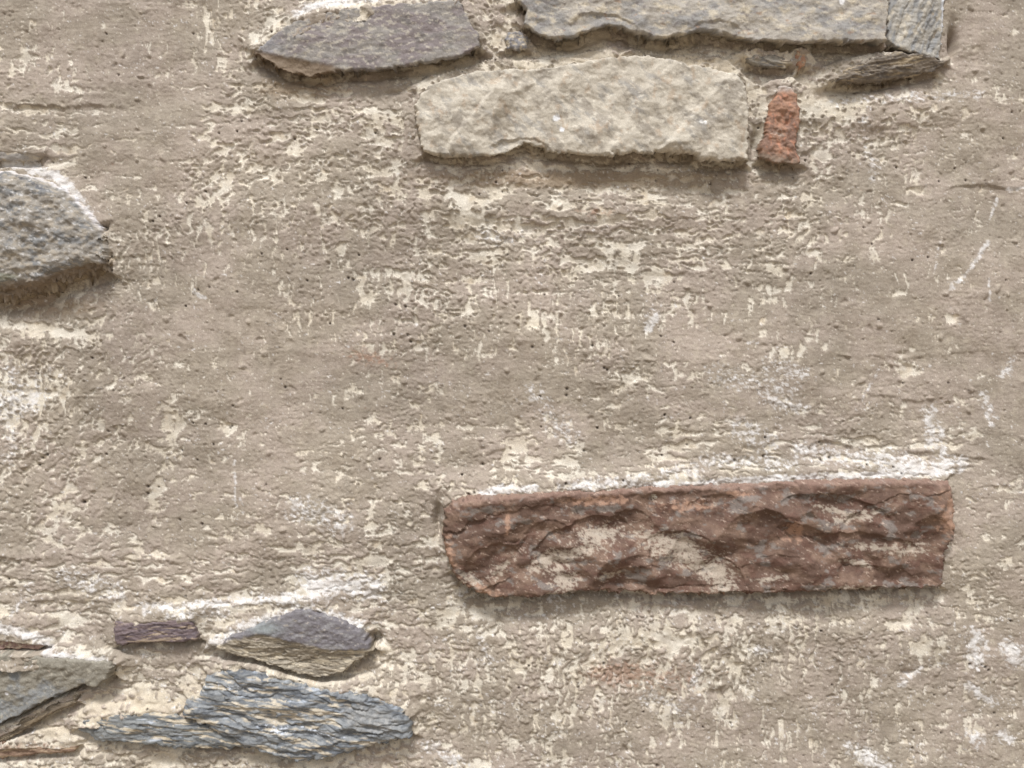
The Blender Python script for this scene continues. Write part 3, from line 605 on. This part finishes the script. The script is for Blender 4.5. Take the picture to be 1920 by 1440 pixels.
build_stone('blue_slate', 'stone', 'large blue-grey layered slate at the bottom left', M_SLATE, rel, pt, edge=4)
rel, pt = lam(431, 17, 5, 3.6, (86,92,98), (124,127,127), (200,184,154), 0.22, 0.6, (196,206,220), lambda x, y: 0.3*ell(x,y,280,1362,90,5,3))
build_stone('low_slate', 'stone', 'low lens of blue-grey slate at the bottom left', M_SLATE, rel, pt)
# olive wedge
def rel(x, y, d): return 2.5*fbm(x/80, y/50, 3, 0.5, 441)+0.8*fbm((x+y)/14, (y-x*0.3)/12, 4, 0.6, 442)+1.8*scoops(x, y, 50, 40, 14, -30)-0.10*(y-1240)
def pt(x, y, h, r, d):
    c = mix(base(x, (140,134,120)), col(130,132,132), ss(-0.5, 0.8, fbm(x/50, y/40, 3, 0.6, 443)+(y-1275)/40.0-(x-60)/160.0))
    c = mix(c, col(112,104,88), 0.6*ss(0.2, 1.4, fbm(x/18, y/14, 4, 0.65, 444)+0.5*ell(x,y,150,1260,50,20)))
    c = mix(c, col(184,176,156), 0.45*ss(0.6, 1.6, fbm((x+y)/16, (y-x)/7, 4, 0.6, 445)))
    return mix(c, col(222,222,226), ss(0.6, 0.8, ell(x,y,30,1290,6,5)))
build_stone('olive_wedge', 'stone', 'smooth olive-grey wedge stone at the lower left edge', M_STONE, rel, pt)
def rel(x, y, d): return 1.1*fbm(x/14, y/10, 4, 0.6, 451)
def pt(x, y, h, r, d):
    c = mix(base(x, (162,132,118)), col(132,96,92), ss(-0.3, 0.9, fbm((x-y)/12, (y+0.6*x)/7, 4, 0.6, 452)))
    return mix(c, col(202,184,154), 0.8*ss(0.2, 1.0, fbm(x/10, y/8, 4, 0.6, 453)))
build_stone('pink_stone', 'stone', 'pinkish stone under white mortar at the lower left edge', M_STONE, rel, pt)
rel, pt = lam(471, 9, -28, 2.8, (92,80,62), (126,112,92), (178,160,130), 0.3)
build_stone('wedge_underlayer', 'stone', 'dark brown layered stone under the olive wedge', M_SLATE, rel, pt, (0, -0.1))
rel, pt = lam(461, 9, 2, 2.6, (124,96,76), (150,122,98), (196,170,132), 0.4)
build_stone('brown_band', 'stone', 'thin brown layered stone in the bottom left corner', M_STONE, rel, pt)

# ------------------------------------------------------------------ masonry behind, ground
def box(name, a, b, mat, parent=None):
    v = [(x, y, z) for x in (a[0], b[0]) for y in (a[1], b[1]) for z in (a[2], b[2])]
    f = [(0,1,3,2),(4,6,7,5),(0,4,5,1),(2,3,7,6),(0,2,6,4),(1,5,7,3)]
    me = bpy.data.meshes.new(name); me.from_pydata(v, [], f); me.materials.append(mat)
    o = bpy.data.objects.new(name, me); C.objects.link(o); o.parent = parent
    return o
mc = bpy.data.materials.new('masonry'); mc.use_nodes = True
b = mc.node_tree.nodes['Principled BSDF']; b.inputs['Roughness'].default_value = 0.9
tn = mc.node_tree.nodes.new('ShaderNodeTexNoise'); tn.inputs['Scale'].default_value = 30
cr = mc.node_tree.nodes.new('ShaderNodeValToRGB'); cr.color_ramp.elements[0].color = (*col(130,112,92), 1); cr.color_ramp.elements[1].color = (*col(170,152,128), 1)
mc.node_tree.links.new(tn.outputs['Fac'], cr.inputs[0]); mc.node_tree.links.new(cr.outputs[0], b.inputs['Base Color'])
box('masonry_core', (-1.66, 0.055, -0.05), (1.64, 0.45, 2.53), mc, wall)
mg = bpy.data.materials.new('paving'); mg.use_nodes = True
b = mg.node_tree.nodes['Principled BSDF']; b.inputs['Roughness'].default_value = 0.9
tn = mg.node_tree.nodes.new('ShaderNodeTexNoise'); tn.inputs['Scale'].default_value = 12; tn.inputs['Detail'].default_value = 8
cr = mg.node_tree.nodes.new('ShaderNodeValToRGB'); cr.color_ramp.elements[0].color = (*col(120,108,92), 1); cr.color_ramp.elements[1].color = (*col(160,146,126), 1)
mg.node_tree.links.new(tn.outputs['Fac'], cr.inputs[0]); mg.node_tree.links.new(cr.outputs[0], b.inputs['Base Color'])
me = bpy.data.meshes.new('ground'); me.from_pydata([(-60,-60,0),(60,-60,0),(60,60,0),(-60,60,0)], [], [(0,1,2,3)]); me.materials.append(mg)
g = bpy.data.objects.new('ground', me); C.objects.link(g); g['kind'] = 'structure'
